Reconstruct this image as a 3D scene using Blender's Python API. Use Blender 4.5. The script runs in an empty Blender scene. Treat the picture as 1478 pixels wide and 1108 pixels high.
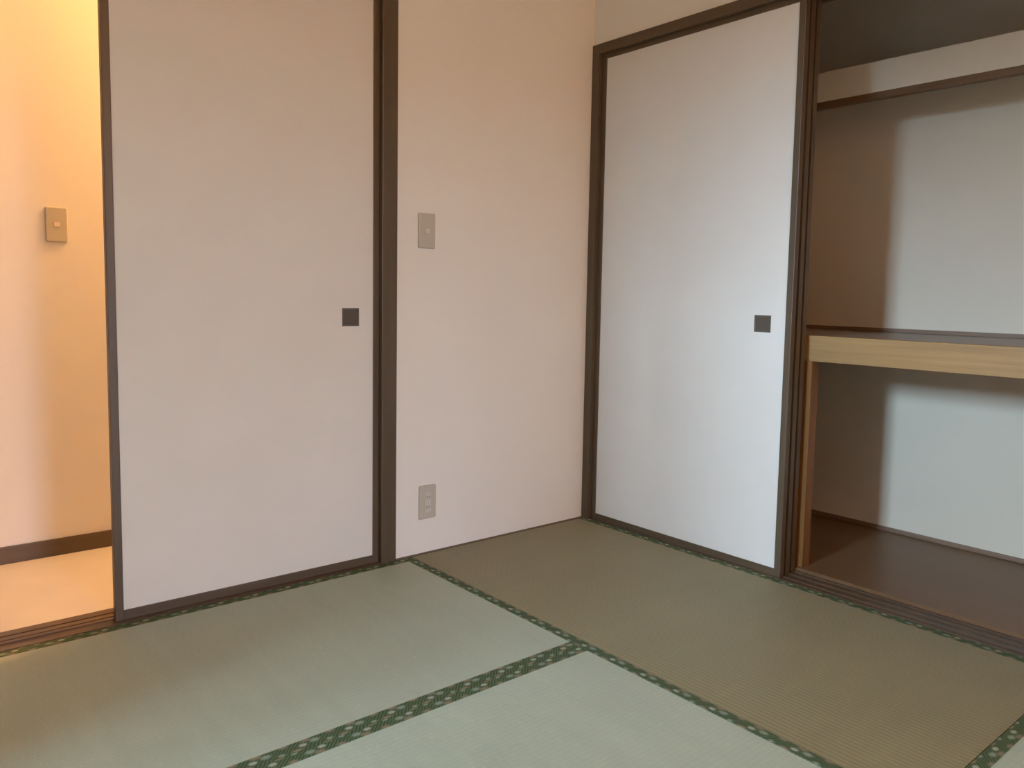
import bpy, bmesh, math, random
from mathutils import Vector, Matrix
random.seed(4)
S = bpy.context.scene
C = S.collection

# ------------------------------------------------------------------ camera
FPX = 1150.4945
yaw, pitch, roll = 0.706405, -0.085687, 0.019062
fw = Vector((math.sin(yaw)*math.cos(pitch), math.cos(yaw)*math.cos(pitch), math.sin(pitch)))
rt = Vector((math.cos(yaw), -math.sin(yaw), 0)); up = rt.cross(fw)
r2 = rt*math.cos(roll) + up*math.sin(roll); u2 = up*math.cos(roll) - rt*math.sin(roll)
cd = bpy.data.cameras.new('camera'); cam = bpy.data.objects.new('camera', cd); C.objects.link(cam)
cam.matrix_world = Matrix(((r2.x, u2.x, -fw.x, -2.19213), (r2.y, u2.y, -fw.y, -2.22617),
                           (r2.z, u2.z, -fw.z, 0.87709), (0, 0, 0, 1)))
cd.sensor_width = 36; cd.sensor_fit = 'HORIZONTAL'; cd.lens = FPX/1478*36
cd.shift_x = -25.475/1478; cd.shift_y = -30.468/1478
cd.clip_start = 0.02
S.camera = cam

# ------------------------------------------------------------------ world, light, exposure
SKY = 375.0
w = bpy.data.worlds.new('sky'); S.world = w; w.use_nodes = True
nt = w.node_tree; nt.nodes.clear()
wo = nt.nodes.new('ShaderNodeOutputWorld'); bg = nt.nodes.new('ShaderNodeBackground')
tc = nt.nodes.new('ShaderNodeTexCoord'); sp = nt.nodes.new('ShaderNodeSeparateXYZ'); cr = nt.nodes.new('ShaderNodeValToRGB')
nt.links.new(tc.outputs['Generated'], sp.inputs[0]); nt.links.new(sp.outputs['Z'], cr.inputs[0])
cr.color_ramp.elements[0].position = 0.0; cr.color_ramp.elements[0].color = (.10, .10, .10, 1)
cr.color_ramp.elements[1].position = 0.03; cr.color_ramp.elements[1].color = (.53, .74, 1.0, 1)
nt.links.new(cr.outputs[0], bg.inputs[0]); bg.inputs[1].default_value = SKY
nt.links.new(bg.outputs[0], wo.inputs[0])

WX = -3.6                                           # added partition that shapes the daylight, open to an invented next room
VX, WY0, WY1, WZ0, WZ1 = -5.3, -1.58, -.95, 1.5, 2.28      # the window, set in the invented next room's outer wall
kl = bpy.data.lights.new('added_warm_lamp', 'POINT'); kl.shadow_soft_size = .24; kl.energy = 110; kl.color = (1.0, .435, .095)  # unseen warm lamp, added as fill from behind the camera
ko = bpy.data.objects.new('added_warm_light', kl); C.objects.link(ko); ko.location = (-1.1, -4.35, 1.95)
pl = bpy.data.lights.new('window_portal', 'AREA'); pl.shape = 'RECTANGLE'
pl.size = WY1-WY0; pl.size_y = WZ1-WZ0; pl.cycles.is_portal = True
po = bpy.data.objects.new('window_portal', pl); C.objects.link(po)
po.location = (VX-.10, (WY0+WY1)/2, (WZ0+WZ1)/2); po.rotation_euler = (math.radians(90), 0, math.radians(-90))

KY = -6.2; KX0, KX1, KZ_0, KZ_1 = -1.62, -.80, .45, 1.72          # unseen window added behind the viewer, cool fill for the left wall
p2 = bpy.data.lights.new('fill_window_portal', 'AREA'); p2.shape = 'RECTANGLE'
p2.size = KX1-KX0; p2.size_y = KZ_1-KZ_0; p2.cycles.is_portal = True
p2o = bpy.data.objects.new('fill_window_portal', p2); C.objects.link(p2o)
p2o.location = ((KX0+KX1)/2, KY-.10, (KZ_0+KZ_1)/2); p2o.rotation_euler = (math.radians(90), 0, 0)

VS = S.view_settings
S.display_settings.display_device = 'sRGB'
VS.view_transform = 'Standard'; VS.look = 'None'; VS.gamma = 1; VS.use_curve_mapping = False
VS.exposure = 0.0

# ------------------------------------------------------------------ materials
def lin(c):
    return tuple((x/255/12.92 if x/255 <= .04045 else ((x/255+.055)/1.055)**2.4) for x in c)
class NB:
    def __init__(s, m): s.t = m.node_tree; s.n = s.t.nodes
    def new(s, ty, **k):
        n = s.n.new(ty)
        for a, v in k.items(): setattr(n, a, v)
        return n
    def link(s, a, b): s.t.links.new(a, b)
    def math(s, op, a, b=None, c=None):
        n = s.n.new('ShaderNodeMath'); n.operation = op
        for i, v in enumerate((a, b, c)):
            if v is None: continue
            if isinstance(v, (int, float)): n.inputs[i].default_value = v
            else: s.link(v, n.inputs[i])
        return n.outputs[0]
    def mix(s, f, a, b):
        n = s.n.new('ShaderNodeMix'); n.data_type = 'RGBA'
        for i, v in ((0, f), (6, a), (7, b)):
            if isinstance(v, (int, float)): n.inputs[i].default_value = v
            elif isinstance(v, tuple): n.inputs[i].default_value = (*v[:3], 1)
            else: s.link(v, n.inputs[i])
        return n.outputs[2]
def mat(name, col, rough=.6, spec=.4, var=.0, vscale=(6, 6, 6), bump=0, bscale=(300, 300, 300), det=3):
    m = bpy.data.materials.new(name); m.use_nodes = True
    b = m.node_tree.nodes['Principled BSDF']; B = NB(m)
    b.inputs['Roughness'].default_value = rough; b.inputs['Specular IOR Level'].default_value = spec
    b.inputs['Base Color'].default_value = (*col, 1)
    g = B.new('ShaderNodeNewGeometry')
    if var:
        mp = B.new('ShaderNodeMapping'); mp.inputs['Scale'].default_value = vscale
        B.link(g.outputs['Position'], mp.inputs[0])
        nz = B.new('ShaderNodeTexNoise'); nz.inputs['Scale'].default_value = 1; nz.inputs['Detail'].default_value = det
        B.link(mp.outputs[0], nz.inputs[0])
        dark = tuple(c*(1-var) for c in col); lite = tuple(min(1, c*(1+var)) for c in col)
        rm = B.new('ShaderNodeMapRange'); rm.inputs[1].default_value = .3; rm.inputs[2].default_value = .7
        B.link(nz.outputs[0], rm.inputs[0])
        B.link(B.mix(rm.outputs[0], dark, lite), b.inputs['Base Color'])
    if bump:
        mp = B.new('ShaderNodeMapping'); mp.inputs['Scale'].default_value = bscale
        B.link(g.outputs['Position'], mp.inputs[0])
        nz = B.new('ShaderNodeTexNoise'); nz.inputs['Scale'].default_value = 1; nz.inputs['Detail'].default_value = 2
        B.link(mp.outputs[0], nz.inputs[0])
        bp = B.new('ShaderNodeBump'); bp.inputs['Strength'].default_value = bump; bp.inputs['Distance'].default_value = .001
        B.link(nz.outputs[0], bp.inputs['Height']); B.link(bp.outputs[0], b.inputs['Normal'])
    return m
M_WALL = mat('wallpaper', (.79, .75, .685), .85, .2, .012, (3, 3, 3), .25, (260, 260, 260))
M_HALLW = mat('hall_wallpaper', (.82, .76, .69), .85, .2, .01, (3, 3, 3), .2, (260, 260, 260))
M_PAPER = mat('fusuma_paper', (.715, .68, .625), .8, .25, .018, (5, 5, 5), .22, (90, 90, 500))
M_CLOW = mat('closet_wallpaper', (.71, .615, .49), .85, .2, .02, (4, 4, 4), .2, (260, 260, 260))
M_DARK = mat('dark_brown_wood', (.098, .066, .038), .42, .45, .12, (40, 40, 2.5), .12, (300, 300, 20))
M_DARKH = mat('dark_brown_wood_horizontal', (.098, .064, .037), .42, .45, .12, (4, 4, 60), .12, (30, 30, 300))
M_SILL = mat('track_wood', (.10, .062, .035), .38, .45, .12, (8, 8, 60), .1, (60, 60, 300))
M_LIGHTW = mat('pale_pine_beam', (.34, .20, .078), .5, .35, .17, (3, 2.0, 75), .15, (20, 20, 400), 5)
M_POST = mat('pine_post', (.20, .088, .022), .5, .35, .14, (60, 60, 2.5), .12, (300, 300, 20), 5)
M_PLY = mat('plywood_floor', (.165, .085, .036), .42, .5, .12, (5, 1.6, 5), .06, (60, 12, 60), 4)
M_SHELF = mat('shelf_board', (.27, .20, .155), .4, .45, .08, (6, 1.5, 6))
M_MOLD = mat('closet_moulding', (.22, .135, .085), .5, .4, .12, (20, 3, 60))
M_STRIP = mat('brown_batten', (.16, .085, .038), .5, .35, .12, (20, 3, 60))
M_CEIL = mat('ceiling_boards', (.80, .66, .46), .6, .3, .15, (2, 40, 2), 0)
M_HCEIL = mat('hall_ceiling', (.8, .76, .7), .8, .2)
M_HFLOOR = mat('hall_vinyl_floor', (.66, .60, .55), .45, .4, .03, (8, 8, 8))
M_PULL = mat('door_pull_metal', (.105, .082, .060), .45, .5, .1, (60, 60, 60)); M_PULL.node_tree.nodes['Principled BSDF'].inputs['Metallic'].default_value = .1
M_PULLIN = mat('door_pull_dish', (.085, .066, .048), .55, .4)
M_PLATE = mat('beige_plastic_plate', (.50, .45, .37), .42, .5)
M_KEY = mat('ivory_switch_key', (.66, .57, .48), .35, .5)
M_SOCK = mat('socket_plastic', (.56, .53, .46), .4, .5)
M_SLOT = mat('socket_slot', (.10, .085, .07), .8, .2)
M_TRIM = mat('tatami_edge_strip', (.13, .095, .055), .6, .3, .1, (6, 6, 6))
M_CONC = mat('added_parapet_concrete', (.42, .42, .41), .9, .2, .06)
M_SKYBLOCK = mat('sky_blocker_brown', (.16, .12, .09), .8, .2, .1, (3, 3, 3))  # for the added sky blockers, dark so they reflect little
M_ALU = mat('window_aluminium', (.35, .33, .30), .4, .5)

def tatami_mat(name, col, along, ribk, fleck, bmp):
    """rush surface: ribs run along the long side, the rushes across them"""
    m = bpy.data.materials.new(name); m.use_nodes = True; B = NB(m); b = B.n['Principled BSDF']
    g = B.new('ShaderNodeNewGeometry'); s = B.new('ShaderNodeSeparateXYZ'); B.link(g.outputs['Position'], s.inputs[0])
    acr = s.outputs['X'] if along == 'Y' else s.outputs['Y']        # coordinate across the ribs
    aln = s.outputs['Y'] if along == 'Y' else s.outputs['X']
    ph = B.math('MULTIPLY', acr, 2*math.pi/.0132)
    rib = B.math('MULTIPLY_ADD', B.math('SINE', ph), .5, .5)
    # rushes: fine strands lying across the ribs
    v1 = B.new('ShaderNodeCombineXYZ'); B.link(B.math('MULTIPLY', aln, 620), v1.inputs[0]); B.link(B.math('MULTIPLY', acr, 28), v1.inputs[1])
    n1 = B.new('ShaderNodeTexNoise'); n1.inputs['Scale'].default_value = 1; n1.inputs['Detail'].default_value = 2; B.link(v1.outputs[0], n1.inputs[0])
    # pale flecks, rushes of another tone, long faint streaks
    v2 = B.new('ShaderNodeCombineXYZ'); B.link(B.math('MULTIPLY', aln, 130), v2.inputs[0]); B.link(B.math('MULTIPLY', acr, 60), v2.inputs[1])
    n2 = B.new('ShaderNodeTexNoise'); n2.inputs['Scale'].default_value = 1; n2.inputs['Detail'].default_value = 1; B.link(v2.outputs[0], n2.inputs[0])
    v3 = B.new('ShaderNodeCombineXYZ'); B.link(B.math('MULTIPLY', aln, 26), v3.inputs[0]); B.link(B.math('MULTIPLY', acr, 3.0), v3.inputs[1])
    n3 = B.new('ShaderNodeTexNoise'); n3.inputs['Scale'].default_value = 1; n3.inputs['Detail'].default_value = 3; B.link(v3.outputs[0], n3.inputs[0])
    n4 = B.new('ShaderNodeTexNoise'); n4.inputs['Scale'].default_value = 2.6; n4.inputs['Detail'].default_value = 1.5; B.link(g.outputs['Position'], n4.inputs[0])
    k = B.math('MULTIPLY_ADD', B.math('MULTIPLY', B.math('SUBTRACT', rib, .5), B.math('MULTIPLY', n2.outputs[0], 2.0)), ribk, 1.0)
    k = B.math('MULTIPLY', k, B.math('MULTIPLY_ADD', n1.outputs[0], .22, .89))
    k = B.math('MULTIPLY', k, B.math('MULTIPLY_ADD', n3.outputs[0], .16, .92))
    k = B.math('MULTIPLY', k, B.math('MULTIPLY_ADD', n4.outputs[0], .20, .90))
    fl = B.new('ShaderNodeMapRange'); fl.inputs[1].default_value = .66; fl.inputs[2].default_value = .78; B.link(n2.outputs[0], fl.inputs[0])
    k = B.math('MULTIPLY_ADD', fl.outputs[0], fleck, k)
    vm = B.new('ShaderNodeVectorMath', operation='SCALE'); vm.inputs[0].default_value = col; B.link(k, vm.inputs['Scale'])
    B.link(vm.outputs[0], b.inputs['Base Color'])
    b.inputs['Roughness'].default_value = .55; b.inputs['Specular IOR Level'].default_value = .35
    b.inputs['Sheen Weight'].default_value = .12; b.inputs['Sheen Roughness'].default_value = .4
    h = B.math('ADD', rib, B.math('MULTIPLY', n1.outputs[0], .5))
    bp = B.new('ShaderNodeBump'); bp.inputs['Strength'].default_value = bmp; bp.inputs['Distance'].default_value = .0011
    B.link(h, bp.inputs['Height']); B.link(bp.outputs[0], b.inputs['Normal'])
    return m
M_RUSH_Y = tatami_mat('rush_ribs_lengthwise', (.220, .185, .083), 'Y', .26, .14, .6)  # browner base colour paints in how this rush direction catches light
M_RUSH_X = tatami_mat('rush_ribs_crosswise', (.355, .40, .30), 'X', .05, .14, .16)  # paler, greener base colour, also standing in for light on the rushes
M_CORE = mat('tatami_core', (.42, .34, .20), .8, .2, .08, (30, 30, 30))

def border_mat():
    """woven cloth edge band: dark green ground, cream and pale green rosettes, tan patches, slanting strokes.  UV: u metres, v 0..1"""
    m = bpy.data.materials.new('green_patterned_border_cloth'); m.use_nodes = True; B = NB(m); b = B.n['Principled BSDF']
    uv = B.new('ShaderNodeUVMap'); s = B.new('ShaderNodeSeparateXYZ'); B.link(uv.outputs[0], s.inputs[0])
    P = .098
    u = B.math('MULTIPLY', B.math('FRACT', B.math('DIVIDE', s.outputs[0], P)), P)    # metres inside a repeat
    v = B.math('MULTIPLY', s.outputs[1], .031)
    nz = B.new('ShaderNodeTexNoise'); nz.inputs['Scale'].default_value = 260; nz.inputs['Detail'].default_value = 1
    B.link(uv.outputs[0], nz.inputs[0]); wob = B.math('MULTIPLY_ADD', nz.outputs[0], .9, -.40)
    def blob(cu, cv, ru, rv, soft=.55):
        a = B.math('DIVIDE', B.math('SUBTRACT', u, cu), ru); c = B.math('DIVIDE', B.math('SUBTRACT', v, cv), rv)
        d = B.math('SQRT', B.math('ADD', B.math('MULTIPLY', a, a), B.math('MULTIPLY', c, c)))
        r = B.new('ShaderNodeMapRange'); r.inputs[1].default_value = 1; r.inputs[2].default_value = 1-soft
        B.link(B.math('ADD', d, wob), r.inputs[0]); return r.outputs[0]
    # slanting dark and light strokes
    ph = B.math('MULTIPLY', B.math('ADD', u, B.math('MULTIPLY', v, .9)), 2*math.pi/.0085)
    st = B.math('MULTIPLY_ADD', B.math('SINE', ph), .5, .5)
    dg, mg = (.043, .064, .030), (.108, .152, .078)
    col = B.mix(B.math('MULTIPLY', st, .8), dg, mg)
    tan, cream, pale = (.215, .175, .11), (.37, .40, .31), (.22, .27, .20)
    for cu, cv, ru, rv, c in ((.030, .0265, .015, .0075, tan), (.074, .0275, .013, .0068, tan), (.056, .0025, .014, .0050, tan),
                              (.014, .0170, .0135, .0088, pale), (.086, .004, .009, .005, pale),
                              (.040, .0125, .0105, .0072, cream)):
        col = B.mix(blob(cu, cv, ru, rv), col, c)
    col = B.mix(B.math('MULTIPLY', blob(.040, .0125, .0042, .0030), .6), col, (.27, .25, .17))
    B.link(col, b.inputs['Base Color'])
    b.inputs['Roughness'].default_value = .62; b.inputs['Specular IOR Level'].default_value = .1
    wv = B.new('ShaderNodeTexNoise'); wv.inputs['Scale'].default_value = 1500; B.link(uv.outputs[0], wv.inputs[0])
    bp = B.new('ShaderNodeBump'); bp.inputs['Strength'].default_value = .3; bp.inputs['Distance'].default_value = .0005
    B.link(wv.outputs[0], bp.inputs['Height']); B.link(bp.outputs[0], b.inputs['Normal'])
    return m
M_BORDER = border_mat()

def glass_mat(name='window_glass', tint=(.93, .96, .95)):
    m = bpy.data.materials.new(name); m.use_nodes = True; B = NB(m); B.n.remove(B.n['Principled BSDF'])
    o = B.n['Material Output']; t = B.new('ShaderNodeBsdfTransparent'); t.inputs[0].default_value = (*tint, 1)
    g = B.new('ShaderNodeBsdfGlossy'); g.inputs['Roughness'].default_value = .02
    x = B.new('ShaderNodeMixShader'); x.inputs[0].default_value = .06
    B.link(t.outputs[0], x.inputs[1]); B.link(g.outputs[0], x.inputs[2]); B.link(x.outputs[0], o.inputs[0])
    return m
M_GLASS = glass_mat()
M_DIMGLASS = glass_mat('fill_dimming_glass', (.37, .39, .405))  # dark tint added to cut the fill window's daylight
def emit_mat(name, col, st):
    m = bpy.data.materials.new(name); m.use_nodes = True; b = m.node_tree.nodes['Principled BSDF']
    b.inputs['Base Color'].default_value = (.9, .88, .85, 1)
    b.inputs['Emission Color'].default_value = (*col, 1); b.inputs['Emission Strength'].default_value = st
    return m
M_LAMP = emit_mat('lit_opal_shade', (1.0, .53, .19), 300.0)

# ------------------------------------------------------------------ geometry helpers
def boxes_bm(bs, org=(0, 0, 0), bevel=0.0):
    bm = bmesh.new()
    for (x0, x1, y0, y1, z0, z1) in bs:
        x0, x1 = sorted((x0, x1)); y0, y1 = sorted((y0, y1)); z0, z1 = sorted((z0, z1))
        vs = [bm.verts.new((x-org[0], y-org[1], z-org[2])) for x in (x0, x1) for y in (y0, y1) for z in (z0, z1)]
        for q in ((0, 1, 3, 2), (4, 6, 7, 5), (0, 4, 5, 1), (2, 3, 7, 6), (0, 2, 6, 4), (1, 5, 7, 3)):
            bm.faces.new([vs[i] for i in q])
    if bevel:
        bmesh.ops.bevel(bm, geom=bm.edges[:], offset=bevel, segments=2, affect='EDGES', profile=.6)
    bmesh.ops.recalc_face_normals(bm, faces=bm.faces)
    return bm
def obj(name, bm, m, parent=None, kind=None, label=None, smooth=False):
    me = bpy.data.meshes.new(name); bm.to_mesh(me); bm.free(); me.materials.append(m)
    if smooth:
        for p in me.polygons: p.use_smooth = True
    o = bpy.data.objects.new(name, me); C.objects.link(o)
    if parent: o.parent = parent
    if kind: o['kind'] = kind
    if label: o['label'] = label
    return o
def thing(name, loc, label, cat, group=None):
    o = bpy.data.objects.new(name, None); o.location = loc; o.empty_display_size = .1; C.objects.link(o)
    o['label'] = label; o['category'] = cat
    if group: o['group'] = group
    return o
def struct(name, bs, m, bevel=0, parent=None):
    return obj(name, boxes_bm(bs, bevel=bevel), m, parent, None if parent else 'structure')

# ------------------------------------------------------------------ room shell
ZC = 2.40; KZ0, KZ1 = 1.782, 1.8178                    # ceiling; head rail of both openings
DX0, DX1 = -2.62, -.915                                # doorway to the hall
CY0, CY1 = -2.56, -.037                                # closet opening
RY = -3.5
struct('floor', [(WX-.05, .0, RY-.05, -.012, -.12, -.056)], M_CORE)
struct('ceiling', [(WX-.1, .13, RY-.1, .113, ZC, ZC+.05)], M_CEIL)
struct('wall_left', [(-.861, .0, 0, .113, -.06, ZC), (DX0, -.861, .001, .113, KZ1, ZC), (WX-.1, DX0, 0, .113, -.12, ZC)], M_WALL)
struct('wall_right', [(.0, .12, CY0-.035, 0, KZ1, ZC), (0, .12, RY-.1, CY0-.035, -.12, ZC)], M_WALL)
struct('wall_near', [(WX-.1, -2.7, RY-.1, RY, -.12, ZC), (-.75, .9, RY-.1, RY, -.12, ZC), (-2.7, -.75, RY-.1, RY, 2.36, ZC)], M_WALL)
# unseen kitchen made up behind the viewer to bring in warm light
struct('wall_fill_room', [(WX-.1, KX0, KY-.1, KY, -.12, ZC), (KX1, .6, KY-.1, KY, -.12, ZC), (KX0, KX1, KY-.1, KY, -.12, KZ_0), (KX0, KX1, KY-.1, KY, KZ_1, ZC), (WX-.1, WX, KY, RY-.1, -.12, ZC), (.5, .6, KY, RY-.1, -.12, ZC)], M_HALLW)
struct('floor_fill_room', [(WX, .5, KY, RY-.1, -.12, 0), (-2.7, -.75, RY-.1, RY, -.12, 0)], M_HFLOOR)
struct('ceiling_fill_room', [(WX-.1, .6, KY-.1, RY-.1, ZC, ZC+.05)], M_HCEIL)
struct('wall_added_partition', [(WX-.1, WX, RY, -2.95, -.12, ZC), (WX-.1, WX, -.96, 0, -.12, ZC), (WX-.1, WX, -2.95, -.96, 2.20, ZC)], M_WALL)  # unseen partition, added so its edge dims daylight near the corner
struct('wall_added_room', [(VX-.1, VX, RY, WY0, -.12, ZC), (VX-.1, VX, WY1, 0, -.12, ZC),
                    (VX-.1, VX, WY0, WY1, -.12, WZ0), (VX-.1, VX, WY0, WY1, WZ1, ZC),
                    (VX-.1, WX-.1, 0, .113, -.12, ZC), (VX-.1, WX-.1, RY-.1, RY, -.12, ZC)], M_WALL)  # walls of the made-up next room
struct('floor_added_room', [(VX, WX-.1, RY, 0, -.12, 0), (WX-.1, WX, -2.95, -.96, -.12, 0)], M_HFLOOR)
struct('ceiling_added_room', [(VX-.1, WX-.1, RY-.1, .113, ZC, ZC+.05)], M_HCEIL)
# window with two sliding sashes
wf = obj('window_1', boxes_bm([(VX-.09, VX-.01, WY0, WY0+.03, WZ0, WZ1), (VX-.09, VX-.01, WY1-.03, WY1, WZ0, WZ1),
                               (VX-.09, VX-.01, WY0+.03, WY1-.03, WZ0, WZ0+.03), (VX-.09, VX-.01, WY0+.03, WY1-.03, WZ1-.03, WZ1)]), M_ALU, None, 'structure')
w2 = obj('window_fill', boxes_bm([(KX0, KX0+.03, KY-.08, KY-.02, KZ_0, KZ_1), (KX1-.03, KX1, KY-.08, KY-.02, KZ_0, KZ_1),
                               (KX0+.03, KX1-.03, KY-.08, KY-.02, KZ_0, KZ_0+.03), (KX0+.03, KX1-.03, KY-.08, KY-.02, KZ_1-.03, KZ_1)]), M_ALU, None, 'structure')  # frame of the added fill window
obj('pane', boxes_bm([(KX0+.03, KX1-.03, KY-.052, KY-.048, KZ_0+.03, KZ_1-.03)]), M_DIMGLASS, w2)
ym = (WY0+WY1)/2
for k, (a, b_, xx) in enumerate(((WY0+.03, ym+.02, VX-.07), (ym-.02, WY1-.03, VX-.045))):
    sash = obj('window_sash', boxes_bm([(xx, xx+.02, a, a+.035, WZ0+.03, WZ1-.03), (xx, xx+.02, b_-.035, b_, WZ0+.03, WZ1-.03),
               (xx, xx+.02, a+.035, b_-.035, WZ0+.03, WZ0+.07), (xx, xx+.02, a+.035, b_-.035, WZ1-.065, WZ1-.03)]), M_ALU, wf)
    obj('pane', boxes_bm([(xx+.008, xx+.012, a+.035, b_-.035, WZ0+.07, WZ1-.065)]), M_GLASS, sash)
# balcony added outside the window, its parapet hiding the low sky
struct('trim_added_parapet', [(-6.55, -6.45, -4.2, .8, -.4, 1.02), (-6.45, VX-.1, -4.2, .8, -.4, -.25)], M_CONC)

# unseen blocks added to hide the low sky from both windows
struct('wall_sky_blocker', [(-15, -14, -16, 12, -5, 2.85), (-10, 8, -19, -18, -5, 1.6)], M_SKYBLOCK)

# ---- hall beyond the doorway
HY = .70
struct('floor_hall', [(-3.3, .3, .113, HY+.1, -.06, 0)], M_HFLOOR)
struct('wall_hall', [(-3.3, .3, HY, HY+.1, 0, ZC), (-3.4, -3.3, .113, HY+.1, -.06, ZC), (.3, .4, .113, HY+.1, -.06, ZC)], M_HALLW)
struct('ceiling_hall', [(-3.4, .4, .113, HY+.1, ZC-.02, ZC+.05)], M_HCEIL)
obj('baseboard_hall', boxes_bm([(-3.3, .3, HY-.008, HY, 0, .0555)], bevel=.0015), M_DARKH, None, 'structure')
# hall ceiling lamp: opal dome on a base plate
lt = thing('ceiling_lamp', (-.75, .42, ZC-.02), 'round opal ceiling lamp glowing warm in the hall beyond the doorway', 'lamp')
def lathe(prof, n=40):
    bm = bmesh.new(); rings = []
    for r, z in prof:
        if r < 1e-6: rings.append([bm.verts.new((0, 0, z))])
        else: rings.append([bm.verts.new((r*math.cos(2*math.pi*i/n), r*math.sin(2*math.pi*i/n), z)) for i in range(n)])
    for a, b_ in zip(rings, rings[1:]):
        for i in range(n):
            j = (i+1) % n
            if len(a) == 1 and len(b_) == 1: continue
            if len(a) == 1: bm.faces.new((a[0], b_[i], b_[j]))
            elif len(b_) == 1: bm.faces.new((a[i], a[j], b_[0]))
            else: bm.faces.new((a[i], a[j], b_[j], b_[i]))
    bmesh.ops.recalc_face_normals(bm, faces=bm.faces); return bm
kt = thing('added_pendant', (-1.1, -4.35, 0), 'unseen pendant added behind the viewer to carry the warm fill light', 'lamp')  # made-up fitting around the added warm light
obj('lamp_base', lathe([(0, 0), (.10, 0), (.10, -.02), (0, -.02)]), M_KEY, lt)
obj('lamp_shade', lathe([(.092, -.021), (.105, -.03), (.112, -.055), (.10, -.085), (.07, -.105), (.035, -.115), (0, -.118)]), M_LAMP, lt, smooth=True)

obj('cord', lathe([(0, 2.12), (.004, 2.12), (.004, ZC), (0, ZC)], 8), M_KEY, kt)
obj('socket_cap', lathe([(0, 2.10), (.03, 2.10), (.03, 2.14), (0, 2.14)], 20), M_KEY, kt)
# ---- closet shell
CX = .767
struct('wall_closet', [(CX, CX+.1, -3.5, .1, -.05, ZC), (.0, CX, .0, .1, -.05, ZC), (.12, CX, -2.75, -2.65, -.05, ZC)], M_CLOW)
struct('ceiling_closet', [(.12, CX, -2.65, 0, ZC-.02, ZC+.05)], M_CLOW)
fc = struct('floor_closet', [(.1145, CX, -2.65, 0, -.05, .012)], M_PLY)
obj('trim_1', boxes_bm([(CX-.012, CX, -2.65, 0, .012, .0265)], bevel=.0015), M_MOLD, None, 'structure')

# ------------------------------------------------------------------ frames of the two openings
# hall doorway: grooved sill, post, far jamb, head rail
def ridged(lo, hi, grooves, z, axis, a0, a1):
    """a flat sill from lo to hi with sunk grooves (pairs of coordinates across it)"""
    bs = []; cur = lo
    for g0, g1 in grooves:
        bs.append((cur, g0, z)); bs.append((g0, g1, z-.004)); cur = g1
    bs.append((cur, hi, z))
    out = []
    for c0, c1, zz in bs:
        out.append((a0, a1, c0, c1, -.05, zz) if axis == 'X' else (c0, c1, a0, a1, -.05, zz))
    return out
d1 = bpy.data.objects.new('door_1', None); d1.location = (-1.77, 0, 0); C.objects.link(d1); d1['kind'] = 'structure'
o1 = (-1.77, 0, 0)
obj('sill', boxes_bm(ridged(-.0118, .113, ((.008, .034), (.047, .0535), (.0745, .0815)), .0015, 'X', DX0, DX1), o1), M_SILL, d1)
obj('post', boxes_bm([(DX1, -.861, -.0095, .113, -.05, ZC-.001)], o1, .002), M_DARK, d1)
obj('jamb', boxes_bm([(DX0-.05, DX0, -.008, .113, -.05, ZC-.001)], o1, .002), M_DARK, d1)
obj('head_rail', boxes_bm([(DX0, DX1, -.0095, .008, KZ0-.008, KZ0+.012), (DX0, DX1, .034, .047, KZ0-.008, KZ0+.012),
                           (DX0, DX1, .073, .113, KZ0-.008, KZ0+.012), (DX0, DX1, -.0095, .113, KZ0+.012, KZ1)], o1), M_DARKH, d1)
# closet opening
d2 = bpy.data.objects.new('door_2', None); d2.location = (.06, -1.3, 0); C.objects.link(d2); d2['kind'] = 'structure'
o2 = (.06, -1.3, 0)
obj('sill', boxes_bm(ridged(.0002, .1144, ((.0075, .030), (.0435, .0665), (.080, .103)), .0015, 'Y', CY0, CY1), o2), M_SILL, d2)
obj('jamb', boxes_bm([(-.009, .12, CY1, -.0004, -.05, KZ1)], o2, .0018), M_DARK, d2)
obj('jamb', boxes_bm([(-.009, .12, CY0-.035, CY0, -.05, KZ1)], o2, .0018), M_DARK, d2)
obj('head_rail', boxes_bm([(-.009, .0075, CY0, CY1, KZ0, KZ0+.015), (.030, .0435, CY0, CY1, KZ0, KZ0+.015), (.0665, .080, CY0, CY1, KZ0, KZ0+.015),
                           (.103, .12, CY0, CY1, KZ0, KZ0+.015), (-.009, .12, CY0, CY1, KZ0+.015, KZ1)], o2), M_DARKH, d2)
# thin wooden strip where wall meets mats
obj('trim_2', boxes_bm([(-.861, -.0092, -.0115, 0, -.05, .0015)]), M_TRIM, None, 'structure')

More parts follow.
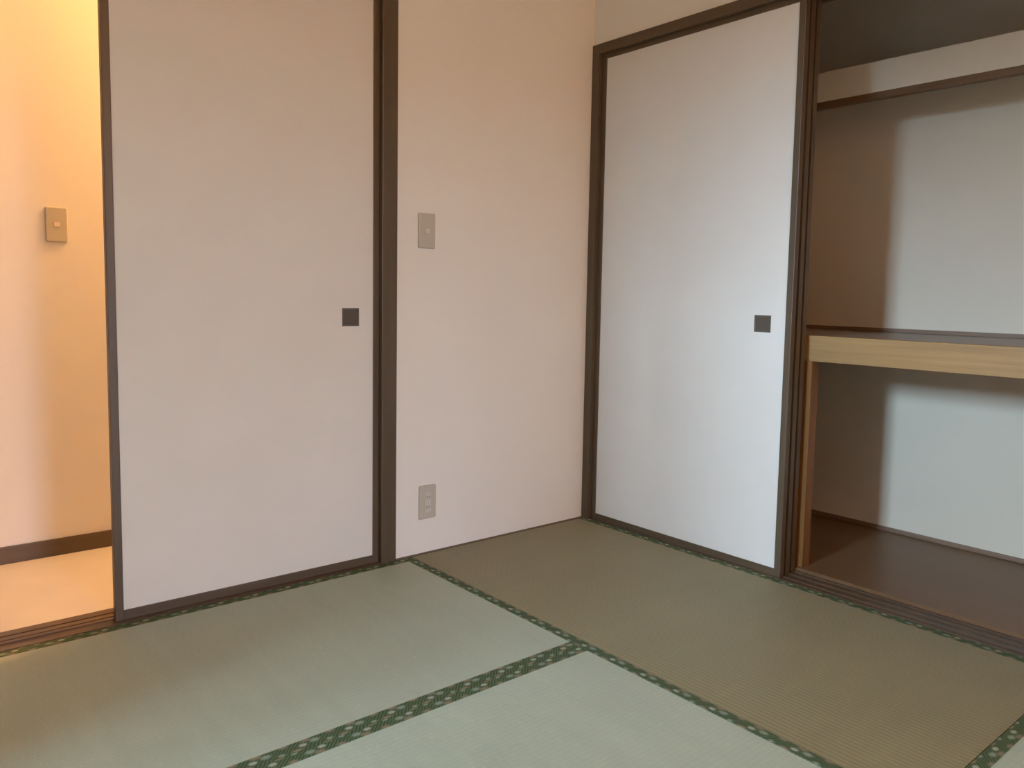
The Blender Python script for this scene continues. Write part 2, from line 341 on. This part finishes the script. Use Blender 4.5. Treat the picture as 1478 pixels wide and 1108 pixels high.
# ------------------------------------------------------------------ sliding paper doors
def fusuma(face, axis, a0, a1, label, group=None, pull=None, z0=.0, z1=1.786, th=.022, sw=.0205, bot=.0245, top=.022):
    """face: coordinate of the room side. axis 'X': panel runs along x, faces -y; 'Y': runs along y, faces -x."""
    a0, a1 = sorted((a0, a1))
    loc = ((a0+a1)/2, face+th/2, 0) if axis == 'X' else (face+th/2, (a0+a1)/2, 0)
    def bb(c0, c1, d0, d1, za, zb):
        return (c0, c1, face+d0, face+d1, za, zb) if axis == 'X' else (face+d0, face+d1, c0, c1, za, zb)
    t = thing('sliding_door', loc, label, 'sliding door', group)
    obj('paper_panel', boxes_bm([bb(a0+sw-.003, a1-sw+.003, .0035, th-.0035, z0+bot-.003, z1-top+.003)], loc), M_PAPER, t)
    for p, q in ((a0, a0+sw), (a1-sw, a1)):
        obj('stile', boxes_bm([bb(p, q, 0, th, z0, z1)], loc, .0018), M_DARK, t)
    obj('bottom_rail', boxes_bm([bb(a0+sw, a1-sw, .0012, th-.0012, z0, z0+bot)], loc, .001), M_DARKH, t)
    obj('top_rail', boxes_bm([bb(a0+sw, a1-sw, .0012, th-.0012, z1-top, z1)], loc, .001), M_DARKH, t)
    if pull:
        p0, p1, q0, q1 = pull; f = .0058
        fr = obj('door_pull', boxes_bm([bb(p0, p1, .0018, f, q1-.006, q1), bb(p0, p1, .0018, f, q0, q0+.006),
                                        bb(p0, p0+.006, .0018, f, q0+.006, q1-.006), bb(p1-.006, p1, .0018, f, q0+.006, q1-.006)], loc), M_PULL, t)
        # sunken dish: sloping sides and a flat back
        bm = bmesh.new()
        def P(c, d, z):
            return Vector((c, face+d, z) if axis == 'X' else (face+d, c, z)) - Vector(loc)
        o = [P(c, .0031, z) for c, z in ((p0+.006, q0+.006), (p1-.006, q0+.006), (p1-.006, q1-.006), (p0+.006, q1-.006))]
        i = [P(c, .0036-.0002, z) for c, z in ((p0+.012, q0+.012), (p1-.012, q0+.012), (p1-.012, q1-.012), (p0+.012, q1-.012))]
        ov = [bm.verts.new(x) for x in o]; iv = [bm.verts.new(x) for x in i]
        for k in range(4): bm.faces.new((ov[k], ov[(k+1) % 4], iv[(k+1) % 4], iv[k]))
        bm.faces.new(iv)
        bmesh.ops.recalc_face_normals(bm, faces=bm.faces)
        obj('pull_dish', bm, M_PULLIN, fr)
    return t
fusuma(.010, 'X', -1.6945, -.9152, 'white paper sliding door with dark frame closing most of the hall doorway',
       pull=(-1.0415, -.9849, .7686, .8244), bot=.0265, z1=1.786)
fusuma(.009, 'Y', -.8822, -.0372, 'white paper closet door in front, with a small square dark pull', 'closet doors',
       pull=(-.8075, -.748, .7714, .825), sw=.0222)
fusuma(.045, 'Y', -.8800, -.0376, 'closet door stacked directly behind the front one, only its dark edge showing', 'closet doors', sw=.021)
fusuma(.0815, 'Y', -.8768, -.0376, 'rearmost stacked closet door, its dark edge next to the open shelves', 'closet doors', sw=.021)

# ------------------------------------------------------------------ tatami mats
def tatami(label, x0, x1, y0, y1, along, rush):
    """border bands run along the long sides"""
    e = .0004; x0 += e; x1 -= e; y0 += e; y1 -= e; zt = 0.0; zb = -.0555
    loc = ((x0+x1)/2, (y0+y1)/2, zb)
    t = thing('tatami_mat', loc, label, 'tatami mat', 'tatami mats')
    BW = .031
    if along == 'Y':
        obj('rush_surface', boxes_bm([(x0+BW-.002, x1-BW+.002, y0, y1, -.006, zt-.0008)], loc), rush, t)
        sides = [((x0, y0), (x0, y1), (1, 0)), ((x1, y1), (x1, y0), (-1, 0))]
        core = (x0+.003, x1-.003, y0+.001, y1-.001, zb, -.006)
    else:
        obj('rush_surface', boxes_bm([(x0, x1, y0+BW-.002, y1-BW+.002, -.006, zt-.0008)], loc), rush, t)
        sides = [((x1, y0), (x0, y0), (0, 1)), ((x0, y1), (x1, y1), (0, -1))]
        core = (x0+.001, x1-.001, y0+.003, y1-.003, zb, -.006)
    obj('core', boxes_bm([core], loc), M_CORE, t)
    for (ax, ay), (bx, by), n in sides:
        L = math.hypot(bx-ax, by-ay); bm = bmesh.new(); ul = bm.loops.layers.uv.new('UVMap')
        # profile across the band: down the outer side, over the top, thin inner lip
        prof = [(0.0, -.040, -.6), (0.0, -.0018, 0), (.0016, 0.0002, .05), (BW-.001, .0003, .97), (BW, -.0007, 1.0)]
        rows = []
        for d, z, v in prof:
            rows.append([(bm.verts.new((ax+n[0]*d-loc[0], ay+n[1]*d-loc[1], z-loc[2])), 0, v),
                         (bm.verts.new((bx+n[0]*d-loc[0], by+n[1]*d-loc[1], z-loc[2])), L, v)])
        for a, b_ in zip(rows, rows[1:]):
            q = (a[0], a[1], b_[1], b_[0]); f = bm.faces.new([k[0] for k in q])
            for lp, k in zip(f.loops, q): lp[ul].uv = (k[1], k[2])
        bmesh.ops.recalc_face_normals(bm, faces=bm.faces)
        for f in bm.faces:
            if f.normal.z < -.01: f.normal_flip()
        obj('border', bm, M_BORDER, t)
    return t
MX = -.8326; MY = -.843; R1 = -1.706+.031
tatami('browner tatami mat lying along the closet front', MX, 0.0, -1.6745, -.0118, 'Y', M_RUSH_Y)
tatami('grey-green tatami mat in front of the hall doorway', MX-1.72, MX, MY, -.0122, 'X', M_RUSH_X)
tatami('greyish tatami mat in the foreground, beside the closet-side mat', MX-1.72, MX, MY-.8318, MY, 'X', M_RUSH_X)
tatami('tatami mat showing only a corner at the bottom right', -1.72, 0.0, -2.52, -1.6745, 'X', M_RUSH_X)
# the rest of the floor, out of view behind the camera
tatami('tatami mat behind the viewer, at the near end of the closet wall', -1.72, 0.0, -3.36, -2.52, 'X', M_RUSH_X)
tatami('tatami mat behind the viewer, below the window', -2.5526, -1.72, -3.40, -1.6748, 'Y', M_RUSH_Y)
tatami('tatami mat against the window wall', -3.40, -2.5526, -1.72, -.0122, 'Y', M_RUSH_Y)
tatami('tatami mat in the corner left of the viewer, under the window', -3.40, -2.5526, -3.44, -1.72, 'Y', M_RUSH_Y)
struct('trim_3', [(WX, -3.40, RY, -.0125, -.05, 0), (-3.40, 0, RY, -3.44, -.05, 0), (-2.5526, 0, -3.44, -3.40, -.05, 0), (-1.72, 0, -3.40, -3.36, -.05, 0)], M_TRIM)

# ------------------------------------------------------------------ closet fittings
ms = thing('closet_shelf', (.45, -1.3, 0), 'waist-high closet shelf with thick pale wood front beam', 'shelf')
ls = (.45, -1.3, 0)
obj('front_beam', boxes_bm([(.130, .165, -2.648, -.002, .6825, .7635)], ls, .0012), M_LIGHTW, ms)
obj('shelf_board', boxes_bm([(.165, CX-.001, -2.648, -.002, .752, .7615)], ls), M_SHELF, ms)
obj('back_moulding', boxes_bm([(CX-.013, CX-.001, -2.648, -.002, .7617, .7765)], ls, .001), M_MOLD, ms, label='brown moulding strip along the back wall')
for yy in (-2.3, -1.75, -1.2, -.6, -.1):
    obj('joist', boxes_bm([(.165, CX-.001, yy-.02, yy+.02, .705, .752)], ls), M_LIGHTW, ms)
pp = thing('closet_post', (.16, -.87, .012), 'upright pine post under the left end of the closet shelf', 'post')
obj('post_shaft', boxes_bm([(.1255, .168, -.890, -.848, .012, .6825)], (.16, -.87, .012), .0015), M_POST, pp)
us = thing('upper_shelf', (.64, -1.3, 1.6), 'high closet shelf with a white front board', 'shelf')
lu = (.64, -1.3, 1.6)
obj('front_board', boxes_bm([(.50, .522, -2.648, -.002, 1.586, 1.6885)], lu, .001), M_CLOW, us, label='white front board')
obj('batten', boxes_bm([(.502, .530, -2.648, -.002, 1.5625, 1.586)], lu, .001), M_STRIP, us, label='dark brown strip under the white board')
obj('shelf_board', boxes_bm([(.522, CX-.001, -2.648, -.002, 1.655, 1.672)], lu), M_SHELF, us)

# ------------------------------------------------------------------ switches and outlet
def rounded_plate(w, h, t, rad, n=5, bev=.003):
    """plate lying in x-z, front towards -y, softened front edge"""
    bm = bmesh.new(); ring = []
    for cx, cz, a0 in ((w/2-rad, h/2-rad, 0), (-w/2+rad, h/2-rad, 90), (-w/2+rad, -h/2+rad, 180), (w/2-rad, -h/2+rad, 270)):
        for k in range(n+1):
            a = math.radians(a0+90*k/n); ring.append((cx+rad*math.cos(a), cz+rad*math.sin(a)))
    def loop(s, y): return [bm.verts.new((x*(1-s/(w/2)), y, z*(1-s/(h/2)))) for x, z in ring]
    L = [loop(0, 0), loop(0, -t+bev), loop(bev*.3, -t+bev*.3), loop(bev, -t)]
    N = len(ring)
    for a, b_ in zip(L, L[1:]):
        for i in range(N): bm.faces.new((a[i], a[(i+1) % N], b_[(i+1) % N], b_[i]))
    bm.faces.new(L[-1]); bm.faces.new(L[0][::-1])
    bmesh.ops.recalc_face_normals(bm, faces=bm.faces); return bm
def switch(x, y, z, w, h, label):
    t = thing('light_switch', (x, y, z), label, 'light switch')
    obj('cover_plate', rounded_plate(w, h, .0075, .004), M_PLATE, t)
    k = obj('switch_key', boxes_bm([(-.0085, .0085, -.0105, -.0073, -.0075, .0075)], bevel=.0008), M_KEY, t, label='paler small key in the middle of the plate')
    return t
switch(-.7477, 0, 1.0768, .0632, .113, 'beige light switch plate on the white wall above the outlet')
switch(-1.682, HY, 1.0687, .062, .109, 'beige light switch in the warmly lit hall')
ot = thing('wall_outlet', (-.7365, 0, .1745), 'beige double socket outlet low on the white wall', 'outlet')
obj('cover_plate', rounded_plate(.066, .1145, .0065, .005), M_PLATE, ot)
obj('socket_insert', boxes_bm([(-.0115, .0115, -.0078, -.0062, -.034, .034)], bevel=.0006), M_SOCK, ot, label='paler insert with two sockets')
for cz in (.017, -.017):
    bm = bmesh.new()
    bmesh.ops.create_cone(bm, cap_ends=True, segments=28, radius1=.0098, radius2=.0092, depth=.0012,
                          matrix=Matrix.Translation((0, -.0084, cz)) @ Matrix.Rotation(math.radians(90), 4, 'X'))
    sk = obj('socket', bm, M_SOCK, ot)
    for cx in (-.0055, .0055):
        obj('slot', boxes_bm([(cx-.001, cx+.001, -.0094, -.0088, cz-.004, cz+.004)]), M_SLOT, sk)
